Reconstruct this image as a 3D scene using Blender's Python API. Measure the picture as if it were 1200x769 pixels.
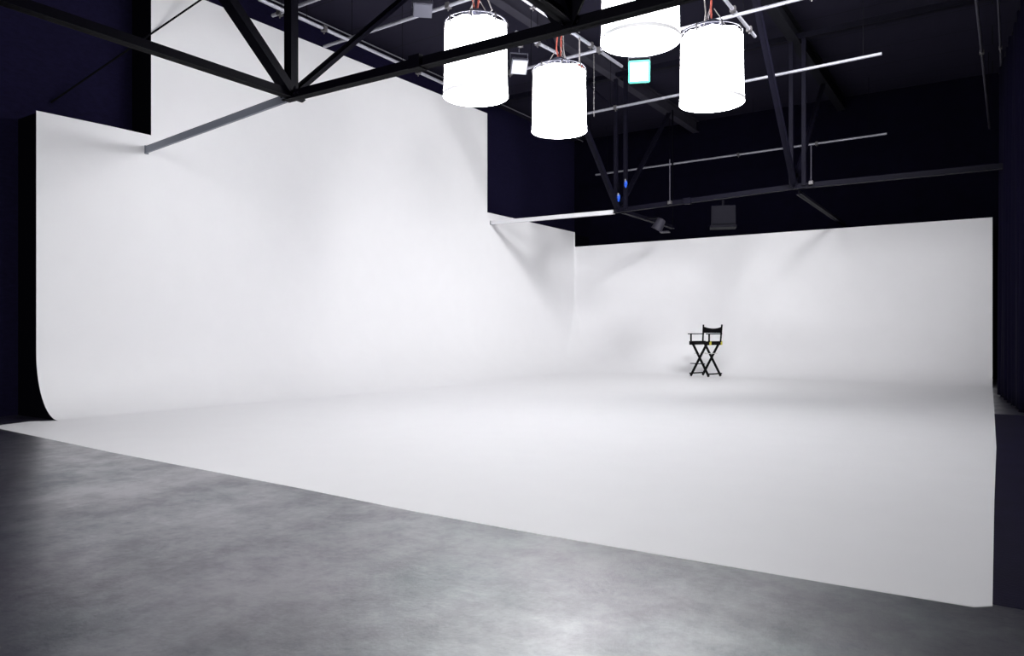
import bpy, bmesh, math, random
from mathutils import Vector, Matrix
random.seed(4)
S = bpy.context.scene
COL = S.collection
for o in list(bpy.data.objects):
    bpy.data.objects.remove(o)

# ------------------------------------------------------------ camera, world, exposure
FOC = 845.0
TH = math.atan(563 / FOC)
cam = bpy.data.cameras.new('camera'); camo = bpy.data.objects.new('camera', cam); COL.objects.link(camo)
cam.sensor_width = 36; cam.lens = 36 * FOC / 1200; cam.clip_start = 0.05; cam.clip_end = 200
camo.location = (0, 0, 1.1); camo.rotation_euler = (math.pi / 2, 0, TH)
S.camera = camo
w = bpy.data.worlds.new('world'); S.world = w; w.use_nodes = True
w.node_tree.nodes['Background'].inputs[0].default_value = (0.25, 0.22, 0.6, 1)
w.node_tree.nodes['Background'].inputs[1].default_value = 0.004
S.view_settings.view_transform = 'Standard'; S.view_settings.look = 'None'
S.view_settings.gamma = 1; S.view_settings.use_curve_mapping = False
S.view_settings.exposure = 0.0
LAMP_EMIT = 22.5
# added unseen fill lights: three for the far walls, one behind the camera
def area(name, loc, target, size, power, spread):
    l = bpy.data.lights.new(name, 'AREA'); l.shape = 'DISK'; l.size = size; l.energy = power; l.spread = spread
    l.color = (0.98, 0.98, 1.0)
    o = bpy.data.objects.new(name, l); COL.objects.link(o); o.location = loc
    o.rotation_euler = (Vector(target) - Vector(loc)).to_track_quat('-Z', 'Y').to_euler()
FAR_W = 72
area('far_wall_fill', (-0.5, 9.7, 5.8), (-9.7, 14.6, 2.6), 1.5, FAR_W * 1.7, math.radians(84))
area('far_wall_fill_high', (-0.5, 10.6, 5.8), (-7.0, 17.7, 1.2), 1.0, FAR_W * .6, math.radians(90))
area('far_wall_fill_roof', (-3.9, 9.6, 6.4), (-3.2, 17.7, 1.3), 2.4, FAR_W * .75, math.radians(80))
FRONT_W = 230
area('front_fill', (-3.0, -3.2, 4.2), (-5.4, 6.0, 1.2), 4.4, FRONT_W, math.radians(110))

# ------------------------------------------------------------ materials
def mat(name, col, rough=0.6, metal=0.0, spec=0.5, noise=0.0, nscale=20.0, bump=0.0, bscale=60.0, col2=None, stretch=None, coat=0.0):
    m = bpy.data.materials.new(name); m.use_nodes = True
    nt = m.node_tree; b = nt.nodes['Principled BSDF']
    b.inputs['Base Color'].default_value = (*col, 1); b.inputs['Roughness'].default_value = rough
    b.inputs['Metallic'].default_value = metal; b.inputs['Specular IOR Level'].default_value = spec
    b.inputs['Coat Weight'].default_value = coat
    tc = nt.nodes.new('ShaderNodeTexCoord'); mp = nt.nodes.new('ShaderNodeMapping')
    nt.links.new(tc.outputs['Object'], mp.inputs[0])
    if stretch: mp.inputs['Scale'].default_value = stretch
    if noise or col2:
        n = nt.nodes.new('ShaderNodeTexNoise'); n.inputs['Scale'].default_value = nscale; n.inputs['Detail'].default_value = 6
        nt.links.new(mp.outputs[0], n.inputs[0])
        r = nt.nodes.new('ShaderNodeValToRGB')
        c2 = col2 or tuple(c * (1 - noise) for c in col)
        r.color_ramp.elements[0].position = 0.3; r.color_ramp.elements[0].color = (*c2, 1)
        r.color_ramp.elements[1].position = 0.7; r.color_ramp.elements[1].color = (*col, 1)
        nt.links.new(n.outputs['Fac'], r.inputs[0]); nt.links.new(r.outputs[0], b.inputs['Base Color'])
    if bump:
        n2 = nt.nodes.new('ShaderNodeTexNoise'); n2.inputs['Scale'].default_value = bscale; n2.inputs['Detail'].default_value = 5
        nt.links.new(mp.outputs[0], n2.inputs[0])
        bp = nt.nodes.new('ShaderNodeBump'); bp.inputs['Strength'].default_value = bump; bp.inputs['Distance'].default_value = 0.01
        nt.links.new(n2.outputs['Fac'], bp.inputs['Height']); nt.links.new(bp.outputs[0], b.inputs['Normal'])
    return m

def emit(name, col, s):
    m = bpy.data.materials.new(name); m.use_nodes = True; b = m.node_tree.nodes['Principled BSDF']
    b.inputs['Base Color'].default_value = (*col, 1); b.inputs['Emission Color'].default_value = (*col, 1)
    b.inputs['Emission Strength'].default_value = s
    return m

M = {}
M['white'] = mat('cyclorama white paint', (0.885, 0.88, 0.895), 0.55, noise=0.015, nscale=3.0, bump=0.03, bscale=40)
M['navy'] = mat('dark navy painted wall', (0.0085, 0.0068, 0.0285), 0.9, spec=0.1, noise=0.3, nscale=14, bump=0.5, bscale=90, stretch=(1, 1, 3))
M['back'] = mat('dark back wall paint', (0.0018, 0.0014, 0.007), 0.9, spec=0.05, noise=0.3, nscale=5)
M['black'] = mat('black painted timber', (0.002, 0.002, 0.004), 0.95, spec=0.02)
M['steel'] = mat('black painted steel', (0.0012, 0.001, 0.0032), 0.55, spec=0.035, noise=0.3, nscale=9, bump=0.3, bscale=35)
M['steel2'] = mat('lighter black painted steel', (0.0042, 0.0038, 0.0095), 0.6, spec=0.08, noise=0.3, nscale=9)  # same black paint as the nearer truss, toned lighter
M['shadedwhite'] = mat('shaded white painted steel', (0.22, 0.235, 0.28), 0.5, noise=0.05, nscale=10)  # white end bar's shaded side put into the colour as grey
M['darkrod'] = mat('dull dark rod', (0.03, 0.028, 0.04), 0.6, spec=0.2)
M['darkcloth'] = mat('dark navy box paint', (0.0018, 0.0015, 0.0045), 0.7, spec=0.1)
M['bolt'] = mat('dark bolt steel', (0.006, 0.005, 0.009), 0.5, spec=0.1)
M['whitesteel'] = mat('white painted steel', (0.66, 0.66, 0.68), 0.45, noise=0.03, nscale=12)
M['galv'] = mat('galvanised pipe', (0.36, 0.36, 0.41), 0.4, metal=0.5, noise=0.25, nscale=18)
M['clamp'] = mat('dull cast clamp', (0.09, 0.085, 0.09), 0.5, metal=0.6)
M['orange'] = mat('orange sling rope', (0.16, 0.025, 0.015), 0.8)
M['cord'] = mat('pale wire rope', (0.14, 0.13, 0.13), 0.6)
M['blackcord'] = mat('black cable rubber', (0.003, 0.003, 0.004), 0.8, spec=0.05)
M['silk'] = emit('glowing white lantern cloth', (0.975, 0.975, 1.0), LAMP_EMIT)
M['hoop'] = emit('doubled hem cloth glowing less', (0.74, 0.74, 0.77), 0.78)
M['housing'] = mat('dark lamp housing', (0.03, 0.03, 0.045), 0.5, metal=0.3)
M['greyhouse'] = mat('grey metal housing', (0.05, 0.05, 0.068), 0.5, metal=0.2)
M['facewhite'] = mat('white flood lens', (0.25, 0.25, 0.27), 0.4)
M['green'] = emit('green white lit lens', (0.55, 1.0, 0.85), 2.2)
M['greenrim'] = mat('green lamp rim', (0.05, 0.4, 0.28), 0.5)
M['blue'] = mat('bright blue plastic', (0.01, 0.08, 0.55), 0.35)
M['curtain'] = mat('navy black curtain cloth', (0.0028, 0.0022, 0.0095), 0.95, spec=0.03, noise=0.2, nscale=30)
M['canvas'] = mat('black canvas', (0.002, 0.002, 0.0025), 0.9, spec=0.1)
M['wood'] = mat('black lacquered wood', (0.002, 0.002, 0.0025), 0.6, spec=0.08)
M['yellow'] = mat('yellow tape', (0.6, 0.55, 0.05), 0.5)
M['chrome'] = mat('pale metal rod', (0.6, 0.6, 0.55), 0.3, metal=0.7)
M['joist2'] = mat('black steel joist', (0.008, 0.008, 0.012), 0.8, spec=0.1)
M['joist'] = mat('charcoal steel joist', (0.03, 0.028, 0.042), 0.7, spec=0.2, noise=0.2, nscale=5)

def ceiling_mat():
    m = mat('charcoal roof lining', (0.02, 0.019, 0.028), 0.85, spec=0.1)
    nt = m.node_tree; b = nt.nodes['Principled BSDF']; tc = nt.nodes.new('ShaderNodeTexCoord')
    br = nt.nodes.new('ShaderNodeTexBrick'); br.inputs['Scale'].default_value = 1.0
    br.inputs['Brick Width'].default_value = 90; br.inputs['Row Height'].default_value = 1.05; br.inputs['Mortar Size'].default_value = 0.012
    br.inputs['Color1'].default_value = (0.0135, 0.012, 0.024, 1); br.inputs['Color2'].default_value = (0.012, 0.0108, 0.0215, 1)
    br.inputs['Mortar'].default_value = (0.007, 0.007, 0.010, 1)
    nt.links.new(tc.outputs['Object'], br.inputs[0]); nt.links.new(br.outputs[0], b.inputs['Base Color'])
    return m
M['ceiling'] = ceiling_mat()

def concrete_mat():
    m = bpy.data.materials.new('polished grey concrete'); m.use_nodes = True
    nt = m.node_tree; N = nt.nodes; L = nt.links; b = N['Principled BSDF']
    tc = N.new('ShaderNodeTexCoord')
    def noise(sc, det, rough=0.6, dist=0.0):
        n = N.new('ShaderNodeTexNoise'); n.inputs['Scale'].default_value = sc; n.inputs['Detail'].default_value = det
        n.inputs['Roughness'].default_value = rough; n.inputs['Distortion'].default_value = dist
        L.new(tc.outputs['Object'], n.inputs[0]); return n
    def ramp(src, p0, c0, p1, c1):
        r = N.new('ShaderNodeValToRGB'); e = r.color_ramp.elements
        e[0].position = p0; e[0].color = (*c0, 1); e[1].position = p1; e[1].color = (*c1, 1)
        L.new(src.outputs['Fac'], r.inputs[0]); return r
    a = ramp(noise(1.6, 8, 0.65, 0.6), 0.3, (0.007, 0.005, 0.018), 0.7, (0.030, 0.027, 0.046))
    f = ramp(noise(60, 4, 0.7), 0.35, (0.75, 0.75, 0.75), 0.65, (1.15, 1.15, 1.15))
    mx = N.new('ShaderNodeMixRGB'); mx.blend_type = 'MULTIPLY'; mx.inputs[0].default_value = 1
    L.new(a.outputs[0], mx.inputs[1]); L.new(f.outputs[0], mx.inputs[2]); L.new(mx.outputs[0], b.inputs['Base Color'])
    r = ramp(noise(1.5, 10, 0.7), 0.3, (0.27,) * 3, 0.7, (0.37,) * 3)
    L.new(r.outputs[0], b.inputs['Roughness'])
    sp = ramp(noise(1.5, 12, 0.74), 0.40, (0.50,) * 3, 0.60, (1.0,) * 3); L.new(sp.outputs[0], b.inputs['Specular IOR Level'])
    b.inputs['IOR'].default_value = 1.95
    st = ramp(noise(0.9, 5, 0.6), 0.38, (0.84, 0.95, 0.93), 0.60, (1.0, 0.97, 1.0))
    cw = ramp(noise(1.7, 12, 0.78), 0.40, (0.15,) * 3, 0.60, (1.0,) * 3); L.new(cw.outputs[0], b.inputs['Coat Weight'])
    b.inputs['Coat Roughness'].default_value = 0.30; b.inputs['Coat IOR'].default_value = 1.8
    fg = ramp(noise(28, 6, 0.8), 0.38, (0.80,) * 3, 0.60, (1.0,) * 3)
    m2 = N.new('ShaderNodeMixRGB'); m2.blend_type = 'MULTIPLY'; m2.inputs[0].default_value = 1
    L.new(st.outputs[0], m2.inputs[1]); L.new(fg.outputs[0], m2.inputs[2]); L.new(m2.outputs[0], b.inputs['Specular Tint'])
    bp = N.new('ShaderNodeBump'); bp.inputs['Strength'].default_value = 0.5; bp.inputs['Distance'].default_value = 0.006
    L.new(noise(38, 8, 0.75).outputs['Fac'], bp.inputs['Height']); L.new(bp.outputs[0], b.inputs['Normal'])
    return m
M['concrete'] = concrete_mat()
M['blackfloor'] = mat('dark painted floor', (0.008, 0.006, 0.024), 0.75, spec=0.1, noise=0.35, nscale=3, bump=0.2, bscale=60)

# ------------------------------------------------------------ mesh helpers
def obj(name, bm, m, parent=None, smooth=False):
    me = bpy.data.meshes.new(name); bm.normal_update(); bm.to_mesh(me); bm.free()
    if smooth:
        for p in me.polygons: p.use_smooth = True
    for mm in (m if isinstance(m, (list, tuple)) else [m]): me.materials.append(mm)
    o = bpy.data.objects.new(name, me); COL.objects.link(o)
    if parent: o.parent = parent
    return o

def tag(o, label=None, cat=None, group=None, kind=None):
    if label: o['label'] = label
    if cat: o['category'] = cat
    if group: o['group'] = group
    if kind: o['kind'] = kind
    return o

def thing(name, label, cat, loc=(0, 0, 0), rz=0, group=None):
    o = bpy.data.objects.new(name, None); COL.objects.link(o)
    o.location = loc; o.rotation_euler = (0, 0, rz)
    return tag(o, label, cat, group)

def struct(name, bm, m, label=None):
    o = obj(name, bm, m); o['kind'] = 'structure'
    if label: o['label'] = label
    return o

def add_box(bm, x0, x1, y0, y1, z0, z1):
    v = [bm.verts.new((x, y, z)) for x in (x0, x1) for y in (y0, y1) for z in (z0, z1)]
    for f in ((0, 1, 3, 2), (4, 6, 7, 5), (0, 4, 5, 1), (2, 3, 7, 6), (0, 2, 6, 4), (1, 5, 7, 3)):
        bm.faces.new([v[i] for i in f])

def frame(p0, p1, up=(0, 0, 1)):
    p0 = Vector(p0); p1 = Vector(p1); d = (p1 - p0).normalized(); u = Vector(up)
    if abs(d.dot(u)) > 0.98: u = Vector((0, 1, 0)) if abs(d.y) < 0.9 else Vector((1, 0, 0))
    s = d.cross(u).normalized(); t = s.cross(d).normalized()
    return p0, p1, d, s, t

def add_bar(bm, p0, p1, w, h, up=(0, 0, 1), ox=0, oz=0):
    """rectangular bar: w sideways, h along up; ox / oz shift its section"""
    p0, p1, d, s, t = frame(p0, p1, up)
    c = [(-w / 2, -h / 2), (w / 2, -h / 2), (w / 2, h / 2), (-w / 2, h / 2)]
    a = [bm.verts.new(p0 + s * (x + ox) + t * (z + oz)) for x, z in c]
    b = [bm.verts.new(p1 + s * (x + ox) + t * (z + oz)) for x, z in c]
    for i in range(4): bm.faces.new((a[i], a[(i + 1) % 4], b[(i + 1) % 4], b[i]))
    bm.faces.new(a[::-1]); bm.faces.new(b)

def add_angle_pair(bm, p0, p1, w, h, up=(0, 0, 1)):
    """two steel angles back to back: flange below, two webs with a slot between"""
    add_bar(bm, p0, p1, w * 0.46, 0.012, up, -w * 0.27, -h / 2 + 0.006)
    add_bar(bm, p0, p1, w * 0.46, 0.012, up, w * 0.27, -h / 2 + 0.006)
    add_bar(bm, p0, p1, 0.014, h, up, -w * 0.045, 0)
    add_bar(bm, p0, p1, 0.014, h, up, w * 0.045, 0)
    L = (Vector(p1) - Vector(p0)).length; n = max(1, int(L / 1.1))
    for i in range(1, n + 1):                                          # packing plates and bolts
        q = Vector(p0).lerp(Vector(p1), i / (n + 1)); e = (Vector(p1) - Vector(p0)).normalized() * 0.035
        add_bar(bm, q - e, q + e, w * 0.16, h * 0.8, up)

def add_tube(bm, pts, r, n=10, closed=False):
    pts = [Vector(p) for p in pts]; rings = []
    N_ = len(pts)
    for i, p in enumerate(pts):
        a = pts[i - 1] if (i > 0 or closed) else p
        b = pts[(i + 1) % N_] if (i < N_ - 1 or closed) else p
        d = (b - a).normalized()
        u = Vector((0, 0, 1)) if abs(d.z) < 0.95 else Vector((1, 0, 0))
        s = d.cross(u).normalized(); t = s.cross(d).normalized()
        rings.append([bm.verts.new(p + (s * math.cos(2 * math.pi * k / n) + t * math.sin(2 * math.pi * k / n)) * r) for k in range(n)])
    m = N_ if closed else N_ - 1
    for i in range(m):
        A = rings[i]; B = rings[(i + 1) % N_]
        for k in range(n): bm.faces.new((A[k], A[(k + 1) % n], B[(k + 1) % n], B[k]))
    if not closed:
        bm.faces.new(rings[0][::-1]); bm.faces.new(rings[-1])

def add_lathe(bm, prof, n=48, c=(0, 0, 0), cap0=False, cap1=False):
    rings = []
    for r, z in prof:
        rings.append([bm.verts.new((c[0] + r * math.cos(2 * math.pi * k / n), c[1] + r * math.sin(2 * math.pi * k / n), c[2] + z)) for k in range(n)])
    for A, B in zip(rings, rings[1:]):
        for k in range(n): bm.faces.new((A[k], A[(k + 1) % n], B[(k + 1) % n], B[k]))
    if cap0: bm.faces.new(rings[0][::-1])
    if cap1: bm.faces.new(rings[-1])

def poly(bm, pts): return bm.faces.new([bm.verts.new(p) for p in pts])
def circle(r, z, n=40, c=(0, 0)): return [(c[0] + r * math.cos(2 * math.pi * k / n), c[1] + r * math.sin(2 * math.pi * k / n), z) for k in range(n)]
NB = bmesh.new

# ------------------------------------------------------------ the building shell
ZC = 6.6; XL = -10.25; YB = 18.7; XR = 3.0; YF = -6.0
bm = NB(); add_box(bm, XL - .2, XR + .2, YF - .2, YB + .2, -.3, 0); struct('floor', bm, M['concrete'], 'polished grey concrete studio floor')
bm = NB(); add_box(bm, XL - .2, XR + .2, YF - .2, YB + .2, ZC, ZC + .2); struct('ceiling', bm, M['ceiling'], 'charcoal roof lining with faint panel seams')
bm = NB(); add_box(bm, XL - .2, XL, YF, YB, 0, ZC); struct('wall_left', bm, M['navy'], 'dark navy building wall on the left')
bm = NB(); add_box(bm, XL, XR, YB, YB + .2, 0, ZC); struct('wall_back', bm, M['back'], 'black building wall at the back')
bm = NB(); add_box(bm, XR, XR + .2, YF, YB, 0, ZC); struct('wall_right', bm, M['navy'])
bm = NB(); add_box(bm, XL, XR, YF - .2, YF, 0, ZC); struct('wall_front', bm, M['navy'])

# cyclorama: white wall on two sides, curved into the floor, painted floor in front
WX = -9.75; WY = 17.8; FZ = 0.003
Y0 = 4.12; YS0 = 5.57; YS1 = 13.6
RV_B = 1.55; RH_B = 1.75
def left_r(y):                                                     # the cove widens towards the back
    t = max(0.0, min(1.0, (y - 4.12) / 7.0)); t = t * t * (3 - 2 * t)
    return 0.55 + 0.75 * t, 0.8 + 0.55 * t
def off(z, rh, rv):
    if z >= rv: return 0.0
    q = 1 - z / rv
    return rh * (1 - math.sqrt(max(0, 1 - q * q)))
ys = [4.12, 4.3, 4.6, 5.0, YS0, 6, 6.6, 7.2, 7.8, 8.4, 9, 9.6, 10.2, 10.8, 11.4, 12, 12.5, 13, YS1, 14.1, 14.6, 15.1]
xs = [-7.2, -6.7, -6.2, -5.6, -5, -4.4, -3.8, -3.2, -2.6, -2, -1.4, -0.8, -0.4, 0.0]
angs = [i / 22 * math.pi / 2 for i in range(23)]
levels = sorted(set([round((1 - math.cos(a)) * RV_B, 4) for a in angs]))      # 0 .. RV_B
levels += [1.9, 2.4, 2.9, 3.3]
bm = NB(); rows = []
NF = 14
for z in levels:
    row = []
    for y in ys:
        rh, rv = left_r(y); row.append(Vector((WX + off(z, rh, rv), y, z + FZ)))
    rh, rv = left_r(15.1)
    xl = WX + off(z, rh, rv); yb = WY - off(z, RH_B, RV_B)
    r = 0.07 + 0.85 * max(0, 1 - z / 1.9) ** 2                     # plan radius of the inner corner
    cx, cy = xl + r, yb - r
    row.append(Vector((xl, (15.1 + cy) / 2, z + FZ)))
    for k in range(NF + 1):
        a = math.pi - k / NF * math.pi / 2
        row.append(Vector((cx + r * math.cos(a), cy + r * math.sin(a), z + FZ)))
    for x in xs: row.append(Vector((x, yb, z + FZ)))
    rows.append([bm.verts.new(p) for p in row])
for A, B in zip(rows, rows[1:]):
    for i in range(len(A) - 1): bm.faces.new((A[i], A[i + 1], B[i + 1], B[i]))
# tops: stepped left wall, level back wall
top = rows[-1]; nl = len(ys)
def zup(y): return 5.97 + 0.11 * (y - YS0) / (YS1 - YS0)
def zlow(y): return 3.765 + 0.02 * min(1, (y - Y0))
i0, i1 = ys.index(YS0), ys.index(YS1)
upv = {}
def topv(i, z):
    k = (i, round(z, 3))
    if k not in upv: upv[k] = bm.verts.new((top[i].co.x, top[i].co.y, z))
    return upv[k]
for i in range(len(top) - 1):
    a, b = top[i].co, top[i + 1].co
    if i < nl + 1 + NF // 2:
        za, zb = zlow(a.y), zlow(b.y)
        bm.faces.new((top[i], top[i + 1], topv(i + 1, zb), topv(i, za)))
        if i0 <= i < i1:
            bm.faces.new((topv(i, za), topv(i + 1, zb), topv(i + 1, zup(b.y)), topv(i, zup(a.y))))
    else:
        bm.faces.new((top[i], top[i + 1], topv(i + 1, 3.375), topv(i, 3.375)))
# painted floor inside the foot line
foot = rows[0]
front = [(-9.41, 3.91), (-9.33, 3.60), (-9.28, 3.49), (-9.01, 3.45), (-6.49, 3.34), (-5.55, 3.33), (-3.97, 3.31), (-2.91, 3.27), (-2.07, 3.275),
         (-1.23, 3.31), (-0.56, 3.34), (-0.06, 3.37), (0.0, 3.42), (0.01, 5.5), (0.03, 8.0), (0.02, 11.5)]
fv = [bm.verts.new((x, y, FZ)) for x, y in front]
bm.faces.new(list(foot)[::-1] + fv)
lower = [bm.verts.new((x, y, 0.0)) for x, y in front]              # thin painted edge
for i in range(len(fv) - 1): bm.faces.new((fv[i], lower[i], lower[i + 1], fv[i + 1]))
bmesh.ops.recalc_face_normals(bm, faces=bm.faces)
cyc = struct('wall_cyclorama', bm, M['white'], 'white curved studio infinity wall flowing into its white floor')
for p in cyc.data.polygons: p.use_smooth = p.area < 6 and abs(p.normal.z) < 0.99999
# the timber body behind the white skin, black ends
bm = NB()
add_box(bm, XL, WX - .012, Y0 + .004, YB, 0, 3.74)
add_box(bm, XL, WX - .012, YS0 + .004, YS1 - .004, 3.74, 5.95)
add_box(bm, WX - .012, -0.004, WY + .012, WY + .3, 0, 3.36)
for i in (0,):                                                     # end cap below the left cove
    pts = [(WX + off(z, *left_r(Y0)) - .004, Y0 + .005, z + FZ - .002) for z in levels if z <= 0.8]
    poly(bm, pts + [(WX - .012, Y0 + .005, 0.8), (WX - .012, Y0 + .005, 0.0), (WX + .55, Y0 + .005, 0.0)])
pts = [(-0.005, WY - off(z, RH_B, RV_B) + .004, z + FZ - .002) for z in levels if z <= RV_B]
poly(bm, pts + [(-0.005, WY + .012, RV_B), (-0.005, WY + .012, 0), (-0.005, WY - RH_B, 0)])
struct('trim_1', bm, M['black'], 'black timber ends of the white wall')
# dark painted floor right of the cyclorama
bm = NB(); add_box(bm, -0.08, XR, 3.45, 11.1, 0, 0.0012); struct('floor_right', bm, M['blackfloor'], 'dark painted floor beside the white floor')
# roof joists above the truss nodes, running away from the camera
for k, x in enumerate((-6.57, -3.0)):
    bm = NB()
    add_box(bm, x - .09, x + .09, YF, YB, 6.30, 6.315); add_box(bm, x - .012, x + .012, YF, YB, 6.315, 6.58); add_box(bm, x - .09, x + .09, YF, YB, 6.58, 6.6)
    struct('trim_%d' % (k + 2), bm, M['joist2' if k else 'joist'], 'charcoal steel roof joist')
# thin skirting conduit where the left wall meets the roof
bm = NB(); add_tube(bm, [(-9.97, YF, 6.56), (-9.97, YB, 6.56)], .012, 6); struct('trim_4', bm, M['galv'], 'thin conduit along the top of the left wall')

# ------------------------------------------------------------ roof trusses
def gusset(x, y, z, s, parent, ST, bolts):
    bm = NB()
    pts = [(-1.15 * s, 0), (-.55 * s, .1 * s), (-.3 * s, .62 * s), (.3 * s, .62 * s), (.55 * s, .1 * s), (1.15 * s, 0), (.9 * s, -.2 * s), (-.9 * s, -.2 * s)]
    pts = [(a * .75, b * .85) for a, b in pts]
    A = [bm.verts.new((x + a, y - .012, z + b)) for a, b in pts]; B = [bm.verts.new((x + a, y + .012, z + b)) for a, b in pts]
    n = len(pts); bm.faces.new(A); bm.faces.new(B[::-1])
    for i in range(n): bm.faces.new((A[i], B[i], B[(i + 1) % n], A[(i + 1) % n]))
    A = [bm.verts.new((x - .012, y + a, z + b)) for a, b in pts]; B = [bm.verts.new((x + .012, y + a, z + b)) for a, b in pts]
    bm.faces.new(A); bm.faces.new(B[::-1])
    for i in range(n): bm.faces.new((A[i], B[i], B[(i + 1) % n], A[(i + 1) % n]))
    g = obj('gusset_plate', bm, ST, parent)
    if bolts:
        for a, b in ((-.6, 0), (-.35, 0), (.35, 0), (.6, 0), (0, .42)):
            bm = NB(); add_tube(bm, [(x + a * s, y - .03, z + b * s), (x + a * s, y + .03, z + b * s)], .014, 6); obj('bolt', bm, M['bolt'], g)
            bm = NB(); add_tube(bm, [(x - .03, y + a * s, z + b * s), (x + .03, y + a * s, z + b * s)], .014, 6); obj('bolt', bm, M['bolt'], g)

def add_funnel(bm, x, z):
    pts = [(-.34, .34), (.30, .34), (.07, -.06), (-.07, -.06)]
    A = [bm.verts.new((x + a, -.07, z + b)) for a, b in pts]; B = [bm.verts.new((x + a, -.045, z + b)) for a, b in pts]
    bm.faces.new(A[::-1]); bm.faces.new(B)
    for i in range(4): bm.faces.new((A[i], A[(i + 1) % 4], B[(i + 1) % 4], B[i]))

def truss(ST, Y, nodes, zl, zr, label, bar, twin, knees_far, joint_x, far_end, lowered):
    t = thing('roof_truss', label, 'roof truss', (0, Y, 0), 0, 'roof trusses')
    n1, n2 = nodes
    P = lambda x, z, y=0: (x, y, z)
    EM = M['whitesteel'] if twin else M['shadedwhite']
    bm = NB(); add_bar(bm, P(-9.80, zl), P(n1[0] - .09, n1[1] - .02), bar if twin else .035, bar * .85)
    o = obj('wall_side_chord', bm, EM, t); o['label'] = 'bright white painted chord end' if twin else 'white painted chord end, coloured grey for its shade'
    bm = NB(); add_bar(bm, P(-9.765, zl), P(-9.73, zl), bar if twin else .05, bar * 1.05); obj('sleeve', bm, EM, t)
    bm = NB(); add_angle_pair(bm, P(n1[0] - .10, n1[1]), P(n2[0], n2[1]), bar, bar)
    add_angle_pair(bm, P(n2[0], n2[1]), P(XR, zr), bar, bar)
    obj('bottom_chord', bm, ST, t)
    bm = NB(); zj = n1[1] + (n2[1] - n1[1]) * (joint_x - n1[0]) / (n2[0] - n1[0]); add_bar(bm, P(joint_x - .07, zj), P(joint_x + .07, zj), bar * 1.2, bar * 1.2); obj('splice_plate', bm, ST, t)
    bm = NB(); add_angle_pair(bm, P(XL, 6.38), P(XR, 6.38), .14, .12); obj('top_chord', bm, ST, t)
    for k, (x, z) in enumerate(nodes):
        if twin:
            for dx in (-.05, .17):
                bm = NB(); add_bar(bm, P(x + dx, z), P(x + dx, 6.36), .07, .07, (0, 1, 0)); obj('vertical_strut', bm, ST, t)
        else:
            bm = NB(); add_bar(bm, P(x, z), P(x, 6.36), .125, .10, (0, 1, 0)); obj('vertical_strut', bm, ST, t)
        kw = .15 if not twin else .085
        bm = NB(); add_bar(bm, P(x, z + .03, -.05), P(x, 6.3, -(6.27 - z) * 1.08), kw, .06, (0, .7, .7))
        add_bar(bm, P(x + kw * .5, z + .05, -.05), P(x + kw * .5, 6.32, -(6.27 - z) * 1.08), .012, .10, (0, .7, .7))
        obj('knee_brace', bm, ST, t)
        if not twin and k == 1:                                        # splayed plate instead of the far brace
            bm = NB(); add_funnel(bm, x, z); obj('splayed_plate', bm, ST, t)
            gusset(x, 0, z, .17, t, ST, True); continue
        kw = .07 if twin else .075
        bm = NB(); add_bar(bm, P(x, z + .03, .05), P(x, 6.3, (6.27 - z) * 1.06), kw, .05, (0, -.7, .7))
        add_bar(bm, P(x - kw * .5, z + .05, .05), P(x - kw * .5, 6.32, (6.27 - z) * 1.06), .012, .08, (0, -.7, .7))
        obj('knee_brace', bm, ST, t)
        gusset(x, 0, z, (.24 if k == 0 else .17) if not twin else .19, t, ST, not twin)
    for x, z, ya, yb, ww in lowered:
        bm = NB(); add_angle_pair(bm, P(x, z, ya), P(x, z, yb), ww, ww * .9); obj('longitudinal_strut', bm, ST, t)
    return t

t1 = truss(M['steel'], 5.5, ((-6.72, 3.78), (-3.08, 3.74)), 3.565, 3.74, 'nearer black roof truss with shaded white end bar above the tall white wall', .11, False, None, -4.80, None,
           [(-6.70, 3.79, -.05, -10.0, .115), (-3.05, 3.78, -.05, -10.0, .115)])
t2 = truss(M['steel2'], 13.75, ((-6.50, 3.55), (-3.0, 3.67)), 3.555, 3.64, 'farther black roof truss with bright white end above the back wall', .095, True, (6.3, 6.3), -5.0, None,
           [(-6.42, 3.54, .05, 2.9, .095), (-2.93, 3.57, .05, 4.9, .095)])
bm = NB(); add_bar(bm, (-6.5, 0, 5.62), (-7.25, 0, 6.36), .05, .05, (0, 1, 0)); obj('diagonal_brace', bm, M['steel2'], t2)
# tail ends of the struts meet hangers off the roof
for x, z, y in ((-6.42, 3.54, 2.9),):
    bm = NB(); add_bar(bm, (x, y - .03, z), (x, y - .03, 6.36), .03, .03, (0, 1, 0)); obj('hanger_rod', bm, M['black'], t2)

# thin drop rods standing from the farther truss
for x, z0, z1, lab in ((-5.35, 3.60, 4.46, 'thin upright rod on the farther truss, left of the two'), (-2.70, 3.70, 4.36, 'thin upright rod on the farther truss, right of the two')):
    t = thing('drop_rod', lab, 'rod', (x, 13.70, z0), 0, 'upright rods on the farther truss')
    bm = NB(); add_tube(bm, [(0, 0, 0), (0, 0, z1 - z0)], .011, 6); obj('rod', bm, M['darkrod'], t)
    bm = NB(); add_box(bm, -.035, .035, -.03, .05, -.03, .03); obj('foot_clamp', bm, M['clamp'], t)

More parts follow.
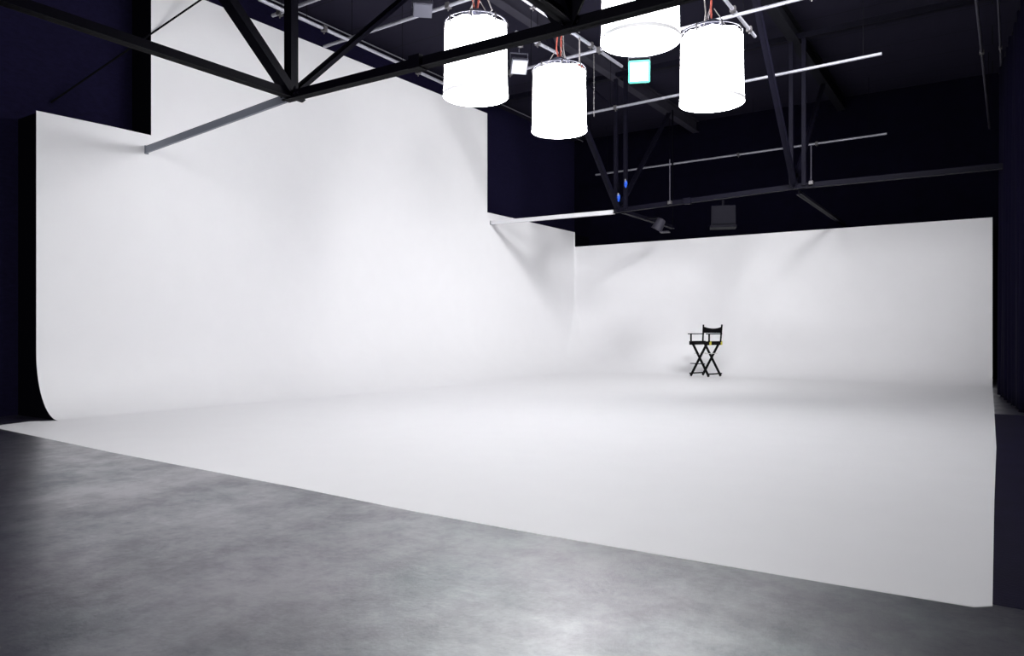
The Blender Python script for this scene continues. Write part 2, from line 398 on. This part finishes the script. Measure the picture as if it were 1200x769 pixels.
# ------------------------------------------------------------ overhead pipe grid
ZP = 5.3
def pipe(p0, p1, label, r=.024, name='lighting_pipe', m=None, clamps=(), drops=()):
    p0 = Vector(p0); p1 = Vector(p1); c = (p0 + p1) / 2
    t = thing(name, label, 'pipe', c, 0, 'overhead lighting pipes')
    bm = NB(); add_tube(bm, [p0 - c, p1 - c], r, 14); obj('tube', bm, m or M['galv'], t)
    d = (p1 - p0).normalized()
    for f in clamps:
        q = p0.lerp(p1, f) - c
        bm = NB(); add_bar(bm, q - d * .03, q + d * .03, r * 3.0, r * 3.0); add_tube(bm, [q + Vector((0, 0, -.07)), q + Vector((0, 0, .03))], .009, 6)
        obj('clamp', bm, M['clamp'], t)
    for f in drops:                                                # wire hangers up to the roof
        q = p0.lerp(p1, f) - c
        bm = NB(); add_tube(bm, [q, q + Vector((0, 0, ZC - .02 - (q + c).z))], .004, 5); obj('hanger_wire', bm, M['blackcord'], t)
    return t
pipe((-8.05, 6.28, ZP), (-6.2, 6.28, ZP), 'short silver pipe crossing above the tall white wall at the top edge', clamps=(.08,), drops=(.1, .9))
pipe((-8.3, 7.40, ZP), (-4.3, 7.33, ZP), 'silver pipe carrying the grey box light, behind the big truss brace', clamps=(.2, .6), drops=(.15, .8))
pipe((-6.70, 9.85, ZP), (-1.55, 9.72, ZP + .02), 'long silver pipe running behind the four lanterns', clamps=(.02, .34, .93), drops=(.1, .5, .9))
pipe((-6.60, 12.56, ZP), (-1.41, 12.32, ZP), 'long bare silver pipe ending right in the dark, upper of the two', clamps=(.12,), drops=(.1, .55, .95))
pipe((-9.05, 17.72, ZP), (-1.90, 17.45, ZP), 'long thin looking silver pipe above the white back wall, lowest of all', clamps=(.55, .8), drops=(.05, .3, .6, .95))
pipe((-7.70, 5.8, ZP - .05), (-7.75, 9.65, ZP - .05), 'silver pipe running along the top edge of the tall white wall', clamps=(.28, .8), drops=(.2, .7))
pipe((-5.66, 8.6, ZP + .03), (-5.57, 9.62, ZP + .03), 'stub of silver pipe left of the hanging centre lantern', clamps=(.5,), drops=(.5,))
pipe((-5.08, 5.4, ZP + .06), (-5.02, 10.76, ZP + .06), 'silver pipe passing left to right above the centre lantern towards the green lamp', clamps=(.5, .8), drops=(.3, .9))
pipe((-2.90, 4.8, ZP + .08), (-2.90, 10.78, ZP + .08), 'silver pipe ending just right of the rightmost lantern', clamps=(.82, .95), drops=(.3, .9))
pipe((-5.0, 8.90, ZP), (-3.1, 9.0, ZP), 'thin bright rod with turnbuckle left of the largest lantern', .009, clamps=(.1, .03), drops=(.05, .95))
pipe((-0.22, 8.0, ZP), (-0.05, 18.2, ZP), 'dark curtain rail near the right edge, left of the two', .02, 'curtain_rail', M['darkrod'], clamps=(.5,), drops=(.3, .9))
pipe((0.0, 8.0, ZP + .03), (0.20, 18.2, ZP), 'dark curtain rail near the right edge, right of the two', .014, 'curtain_rail', M['darkrod'], clamps=(.5,), drops=(.3, .9))
# thin chains and rods hanging from the pipes
bm = NB(); add_tube(bm, [(-5.05, 9.83, ZP - .02), (-5.05, 9.83, 4.32)], .006, 6)
for k in range(12): add_tube(bm, [(-5.05, 9.83, 4.36 + k * .078), (-5.05, 9.83, 4.38 + k * .078)], .011, 6)
tag(obj('hanging_chain', bm, M['clamp']), 'thin chain hanging from a pipe joint right of the centre lantern', 'chain')
t = thing('hanging_rod', 'pale thin hanger between the thin rod and the pipe with an orange rag', 'rod', (-4.97, 9.22, ZP - .4))
bm = NB(); add_tube(bm, [(0, 0, 0), (0, 0, .4)], .012, 8); obj('rod', bm, M['cord'], t)
bm = NB()
for k in range(6):
    a = k * 1.05; add_tube(bm, [(.01 * math.cos(a), .01 * math.sin(a), .02), (.05 * math.cos(a), .05 * math.sin(a), -.05), (.07 * math.cos(a) - .04, .06 * math.sin(a), -.13 - .02 * (k % 3))], .014, 6)
obj('rag', bm, M['orange'], t)

# guy wire in front of the tall wall
bm = NB(); a = Vector((-9.50, 6.16, 5.83)); b = Vector((-10.22, 4.49, 4.04)); e = a + (a - b) * .4
add_tube(bm, [b, a, e], .013, 8)
tag(obj('guy_wire', bm, M['blackcord']), 'thin black guy wire slanting across the upper left wall', 'wire')

# ------------------------------------------------------------ the four glowing lanterns
def lantern(loc, R, Ht, rot, label):
    """loc = centre of the bottom disc"""
    t = thing('space_light', label, 'lantern light', loc, rot, 'hanging cylinder lanterns')
    bm = NB(); n = 56
    prof = [(R * .985, 0.0), (R, .015), (R * .995, .05), (R * .975, .12), (R * .965, Ht * .5), (R * .955, Ht * .85), (R * .95, Ht * .97), (R * .93, Ht)]
    add_lathe(bm, prof, n, cap0=True)
    # pleated cloth top edge pulled to the frame with a sagging scallop
    for v in bm.verts:
        if v.co.z > Ht * .96:
            a = math.atan2(v.co.y, v.co.x); v.co.z -= .022 * abs(math.sin(4 * a))
    obj('shade', bm, M['silk'], t, smooth=False)
    bm = NB(); add_lathe(bm, [(0.02, Ht - .05), (R * .9, Ht - .06)], 40); obj('inner_diffuser', bm, M['silk'], t)
    bm = NB(); add_lathe(bm, [(R * 1.0, .001), (R * 1.008, .006), (R * 1.006, .038), (R * .997, .041)], 56); h = obj('bottom_hem', bm, M['hoop'], t)
    bm = NB(); add_tube(bm, circle(R * .94, Ht + .03, 48), .009, 8, True)
    for k in range(4):
        a = k * math.pi / 4 + .3
        add_tube(bm, [(R * .94 * math.cos(a), R * .94 * math.sin(a), Ht + .03), (-R * .94 * math.cos(a), -R * .94 * math.sin(a), Ht + .03)], .008, 6)
    fr = obj('top_frame', bm, M['housing'], t)
    for k in range(8):
        a = k * math.pi / 4 + .3; c, s = math.cos(a), math.sin(a)
        bm = NB(); add_tube(bm, [(R * .95 * c, R * .95 * s, Ht - .05), (R * .985 * c, R * .985 * s, Ht), (R * .95 * c, R * .95 * s, Ht + .045)], .010, 6)
        obj('clip', bm, M['clamp'], fr)
    bm = NB(); add_lathe(bm, [(.05, Ht + .19), (.10, Ht + .17), (.13, Ht + .12), (.14, Ht + .05), (.13, Ht + .035)], 20, cap0=True, cap1=True)
    for k in range(6):
        a = k * math.pi / 3; add_box(bm, .13 * math.cos(a) - .02, .13 * math.cos(a) + .02, .13 * math.sin(a) - .02, .13 * math.sin(a) + .02, Ht + .05, Ht + .13)
    obj('lamp_head', bm, M['housing'], t)
    ztop = ZP + .03 - loc[2]
    for k in range(3):
        a = k * 2 * math.pi / 3 + .5
        bm = NB(); add_tube(bm, [(R * .55 * math.cos(a), R * .55 * math.sin(a), Ht + .03), (.03 * math.cos(a), .03 * math.sin(a), Ht + .33)], .006, 6)
        obj('bridle_wire', bm, M['cord'], t)
    bm = NB()
    for dx in (-.035, .03):
        add_tube(bm, [(dx * .4, 0, Ht + .18), (dx * 1.2, .01, Ht + .32), (dx, 0, (Ht + .32 + ztop) / 2), (dx * 2.0, .01, ztop)], .012, 7)
    obj('sling', bm, M['orange'], t)
    bm = NB(); add_tube(bm, [(.10, .05, Ht + .12), (.17, .09, Ht + .2), (.12, .07, Ht + .34), (.13, .1, ztop)], .008, 6)
    obj('power_cable', bm, M['cord'], t)
    return t
lantern((-5.10, 6.88, 3.84), .385, .84, .2, 'glowing white cylinder lantern at the left, crossed by the truss bar')
lantern((-5.03, 8.74, 3.84), .385, .84, 1.1, 'glowing white cylinder lantern hanging lowest, second from the left')
lantern((-2.86, 6.55, 3.89), .385, .84, .7, 'glowing white cylinder lantern cut off by the top of the picture')
lantern((-2.84, 8.64, 3.83), .385, .82, 1.9, 'glowing white cylinder lantern at the right, hanging wholly free')

# ------------------------------------------------------------ floodlights and small fixtures
def flood(loc, rz, tilt, w, h, face, house, label, rim=None, stem=.2, ztop=ZP):
    t = thing('flood_light', label, 'flood light', loc, rz, 'small flood lights in the roof')
    R3 = Matrix.Rotation(tilt, 4, 'X')
    bm = NB()                                                      # tapered housing, lens faces -Y
    f = [(-w / 2, -.05, -h / 2), (w / 2, -.05, -h / 2), (w / 2, -.05, h / 2), (-w / 2, -.05, h / 2)]
    b = [(-w * .3, .11, -h * .3), (w * .3, .11, -h * .3), (w * .3, .11, h * .3), (-w * .3, .11, h * .3)]
    m_ = [(x, .0, z) for x, _, z in f]
    rings = [[bm.verts.new(R3 @ Vector(p)) for p in q] for q in (f, m_, b)]
    for A, B in zip(rings, rings[1:]):
        for i in range(4): bm.faces.new((A[i], A[(i + 1) % 4], B[(i + 1) % 4], B[i]))
    bm.faces.new(rings[2][::-1]); bm.faces.new(rings[0])
    obj('housing', bm, house, t)
    bm = NB(); add_box(bm, -w * .45, w * .45, -.062, -.052, -h * .45, h * .45); bmesh.ops.transform(bm, matrix=R3, verts=bm.verts); obj('lens', bm, face, t)
    bm = NB()
    for x in (-w / 2 - .008, w / 2 + .008): add_bar(bm, (x, 0, 0), (x, 0, h * .5 + .06), .012, .03, (0, 1, 0))
    add_bar(bm, (-w / 2 - .012, 0, h * .5 + .06), (w / 2 + .012, 0, h * .5 + .06), .03, .012)
    add_tube(bm, [(0, 0, h * .5 + .06), (0, 0, ztop - loc[2])], .011, 7)
    obj('bracket', bm, M['housing'], t)
    if rim:
        bm = NB()
        for a, b2 in (((-1, -1), (1, -1)), ((1, -1), (1, 1)), ((1, 1), (-1, 1)), ((-1, 1), (-1, -1))):
            add_bar(bm, R3 @ Vector((a[0] * w * .49, -.06, a[1] * h * .49)), R3 @ Vector((b2[0] * w * .49, -.06, b2[1] * h * .49)), .028, .028)
        obj('rim', bm, rim, t)
    return t
flood((-6.05, 7.02, 5.18), .75, 1.0, .24, .20, M['greyhouse'], M['greyhouse'], 'grey box flood light on a pipe at the top, left of the lanterns', ztop=5.36)
flood((-5.97, 9.15, 5.08), .75, .85, .25, .24, M['facewhite'], M['greyhouse'], 'white faced flood light between the two left lanterns', ztop=5.33)
flood((-4.55, 10.38, 5.07), .42, .40, .31, .31, M['green'], M['housing'], 'lit greenish white square lamp below the top lantern', rim=M['greenrim'], ztop=6.58)
# small brass coloured fitting at the right of the first lantern
t = thing('pipe_clamp', 'small brass coloured hook clamp at the upper right of the leftmost lantern', 'clamp', (-5.62, 8.65, 5.26))
bm = NB(); add_tube(bm, [(.0, 0, .08), (.05, 0, .05), (.05, 0, -.03), (0, 0, -.06), (-.05, 0, -.02)], .016, 8); obj('hook', bm, mat('brass casting', (.45, .32, .15), .4, metal=.7), t)
bm = NB(); add_box(bm, -.03, .03, -.03, .03, -.14, -.06); obj('bolt', bm, M['clamp'], t)
# hook between the two right lanterns
t = thing('pipe_clamp', 'grey open hook clamp at the lower right of the top lantern', 'clamp', (-3.55, 8.60, 4.95))
bm = NB(); add_tube(bm, [(.0, 0, .10), (.045, 0, .06), (.05, 0, -.01), (0, 0, -.05), (-.045, 0, -.02)], .017, 8); obj('hook', bm, M['clamp'], t)
bm = NB(); add_tube(bm, [(0, 0, .1), (0, 0, .37)], .006, 6); obj('wire', bm, M['clamp'], t)

# fixtures hanging under the farther truss
t = thing('hanging_speaker', 'dark box speaker hanging under the farther truss', 'speaker', (-4.30, 13.75, 3.56), .35)
bm = NB(); add_box(bm, -.02, .02, -.02, .02, -.14, .0); add_box(bm, -.12, .12, -.03, .03, -.14, -.11); obj('bracket', bm, M['steel'], t)
bm = NB()
v = [(-.22, -.17), (.22, -.17), (.14, .17), (-.14, .17)]
A = [bm.verts.new((x, y, -.14)) for x, y in v]; B = [bm.verts.new((x * 1.02, y, -.50)) for x, y in v]
for i in range(4): bm.faces.new((A[i], A[(i + 1) % 4], B[(i + 1) % 4], B[i]))
bm.faces.new(A[::-1]); bm.faces.new(B); obj('cabinet', bm, M['darkcloth'], t)
bm = NB(); add_box(bm, -.20, .20, -.185, -.172, -.48, -.17); obj('grille', bm, M['darkcloth'], t)
bm = NB(); add_box(bm, -.24, .24, -.20, .18, -.55, -.51); obj('base_tray', bm, M['darkcloth'], t)
t = thing('spot_light', 'dark hooded spotlight hanging behind the farther truss, over the corner', 'spotlight', (-6.10, 15.0, 3.54), .2)
bm = NB(); add_bar(bm, (-.30, 0, .0), (0, 0, -.02), .04, .03); add_tube(bm, [(0, 0, 0), (-.02, 0, -.12)], .015, 8); obj('yoke', bm, M['steel'], t)
bm = NB(); add_lathe(bm, [(.03, .14), (.09, .12), (.11, .0), (.12, -.12), (.14, -.13)], 24, cap0=True)
bmesh.ops.transform(bm, matrix=Matrix.Translation((.0, 0, -.16)) @ Matrix.Rotation(.5, 4, 'Y') , verts=bm.verts); obj('hood', bm, M['darkrod'], t)
bm = NB(); add_box(bm, .02, .22, -.12, .12, -.345, -.325); obj('barn_door', bm, M['darkrod'], t)
# two blue clips tied at the farther truss node
for p, lab in (((-6.43, 13.62, 3.79), 'bright blue clip tied to the farther truss node, lower of two'), ((-6.27, 13.62, 4.06), 'bright blue clip tied to the farther truss node, upper of two')):
    t = thing('spring_clip', lab, 'clip', p, .2, 'blue clips on the farther truss')
    bm = NB(); add_lathe(bm, [(.012, .075), (.03, .06), (.036, .0), (.022, -.06), (.01, -.08)], 12, cap0=True, cap1=True); obj('body', bm, M['blue'], t)
    bm = NB(); add_tube(bm, [(0, -.034, .04), (0, -.045, .06), (0, -.03, .085)], .014, 8); obj('tip', bm, M['facewhite'], t)
    bm = NB(); add_tube(bm, [(0, 0, .07), (.01, .02, .2), (.0, .05, .34)], .005, 5); obj('cord', bm, M['blackcord'], t)

# ------------------------------------------------------------ curtains right of the white floor
def curtain(p0, p1, z1, folds, amp, label, z0=.03):
    p0 = Vector((*p0, 0)); p1 = Vector((*p1, 0)); d = (p1 - p0).normalized(); s = Vector((-d.y, d.x, 0))
    c = p0.copy(); n = folds * 12; bm = NB(); rows = []
    for z in (z0, z0 + .3, 1.0, 2.0, 3.0, 4.2, z1):
        row = []
        for i in range(n + 1):
            f = i / n; k = amp * (math.sin(2 * math.pi * folds * f + .5 * math.sin(z * .9 + f * 9)) + .35 * math.sin(2 * math.pi * folds * 2.3 * f + 1)) * (1.0 - .35 * z / z1)
            row.append(bm.verts.new(p0.lerp(p1, f) - c + s * k + Vector((0, 0, z))))
        rows.append(row)
    for A, B in zip(rows, rows[1:]):
        for i in range(n): bm.faces.new((A[i], A[i + 1], B[i + 1], B[i]))
    t = thing('stage_curtain', label, 'curtain', c, 0, 'dark curtains right of the white wall')
    cl = obj('cloth', bm, M['curtain'], t, smooth=True)
    md = cl.modifiers.new('t', 'SOLIDIFY'); md.thickness = .006
    bm = NB(); add_tube(bm, [Vector((0, 0, z1)), p1 - p0 + Vector((0, 0, z1))], .018, 8); obj('header', bm, M['steel'], t)
curtain((.10, 14.3), (.34, 11.1), 5.28, 7, .045, 'dark navy curtain hanging in folds beyond the right edge of the white floor')
curtain((.30, 8.2), (.175, 3.6), 5.28, 11, .03, 'dark navy curtain at the very right edge of the picture, nearer one')

# ------------------------------------------------------------ tall director's chair
def chair(loc, rz):
    t = thing('directors_chair', 'tall black folding director chair standing alone on the white floor', 'chair', loc, rz)
    HW = .25; YF_ = -.21; YBk = .21; ZS = .76
    for y in (YF_, YBk):                                           # crossed legs, front pair and back pair
        for k, s in enumerate((-1, 1)):
            oy = .012 * s
            bm = NB(); add_bar(bm, (s * (HW - .01), y + oy, .02), (-s * (HW - .05), y + oy, ZS - .02), .024, .048, (1, 0, 0)); 
            obj('leg', bm, M['wood'], t)
        bm = NB(); add_tube(bm, [(0, y - .025, .40), (0, y + .025, .40)], .012, 8); obj('pivot', bm, M['wood'], t)
    for s in (-1, 1):
        bm = NB(); add_bar(bm, (s * (HW - .01), YF_ - .05, .075), (s * (HW - .01), YBk + .05, .075), .016, .03); obj('skid_rail', bm, M['wood'], t)
        bm = NB(); add_bar(bm, (s * (HW - .02), YF_ - .055, ZS), (s * (HW - .02), YBk + .06, ZS), .04, .085)
        r = obj('seat_rail', bm, M['wood'], t)
        ends = ((YF_ + .02, .07), (YBk + .0, .055)) if s == 1 else ()
        for yy, ln in ends:
            bm = NB(); add_bar(bm, (s * (HW - .02), yy, ZS), (s * (HW - .02), yy + ln, ZS), .046, .089); o = obj('tape', bm, M['yellow'], r); o['label'] = 'yellow tape'
        bm = NB(); add_bar(bm, (s * (HW + .0), YF_ + .01, ZS + .02), (s * (HW + .0), YF_ + .01, .955), .022, .035, (0, 1, 0)); obj('arm_post', bm, M['wood'], t)
        bm = NB(); add_bar(bm, (s * (HW + .0), YF_ - .07, .965), (s * (HW + .0), YBk + .02, .965), .055, .022); obj('armrest', bm, M['wood'], t)
        bm = NB(); add_bar(bm, (s * (HW - .005), YBk, ZS + .02), (s * (HW + .005), YBk + .035, 1.175), .022, .032, (0, 1, 0)); obj('back_post', bm, M['wood'], t)
        bm = NB(); add_tube(bm, [(s * .15, YF_, .525), (s * .15, YBk, .525)], .007, 8); o = obj('stretcher_rod', bm, M['chrome'], t); o['label'] = 'pale metal rod'
    # foot rest
    bm = NB(); add_bar(bm, (-.20, YF_ - .05, .30), (.16, YF_ - .05, .30), .075, .018)
    for x in (-.12, .10): add_bar(bm, (x, YF_ - .05, .30), (x, YF_ + .0, .30), .02, .016)
    obj('foot_rest', bm, M['wood'], t)
    # sagging canvas seat
    bm = NB(); n = 12; rows = []
    for j in range(7):
        y = YF_ - .02 + (YBk - YF_ + .04) * j / 6
        rows.append([bm.verts.new(((HW - .02) * (2 * i / n - 1), y, ZS + .028 - .045 * (1 - (2 * i / n - 1) ** 2))) for i in range(n + 1)])
    for A, B in zip(rows, rows[1:]):
        for i in range(n): bm.faces.new((A[i], A[i + 1], B[i + 1], B[i]))
    o = obj('seat', bm, M['canvas'], t, True); md = o.modifiers.new('t', 'SOLIDIFY'); md.thickness = .006
    # canvas back with dipped top edge
    bm = NB(); rows = []
    for j in range(7):
        row = []
        for i in range(n + 1):
            u = 2 * i / n - 1; zt = 1.135 - .05 * (1 - u * u); zb = .985 - .0 * (1 - u * u)
            z = zb + (zt - zb) * j / 6
            row.append(bm.verts.new(((HW + .012) * u, YBk + .018 + .035 * (1 - u * u) + (z - .97) * .08, z)))
        rows.append(row)
    for A, B in zip(rows, rows[1:]):
        for i in range(n): bm.faces.new((A[i], A[i + 1], B[i + 1], B[i]))
    o = obj('backrest', bm, M['canvas'], t, True); md = o.modifiers.new('t', 'SOLIDIFY'); md.thickness = .012
chair((-5.38, 15.95, FZ), -.34)
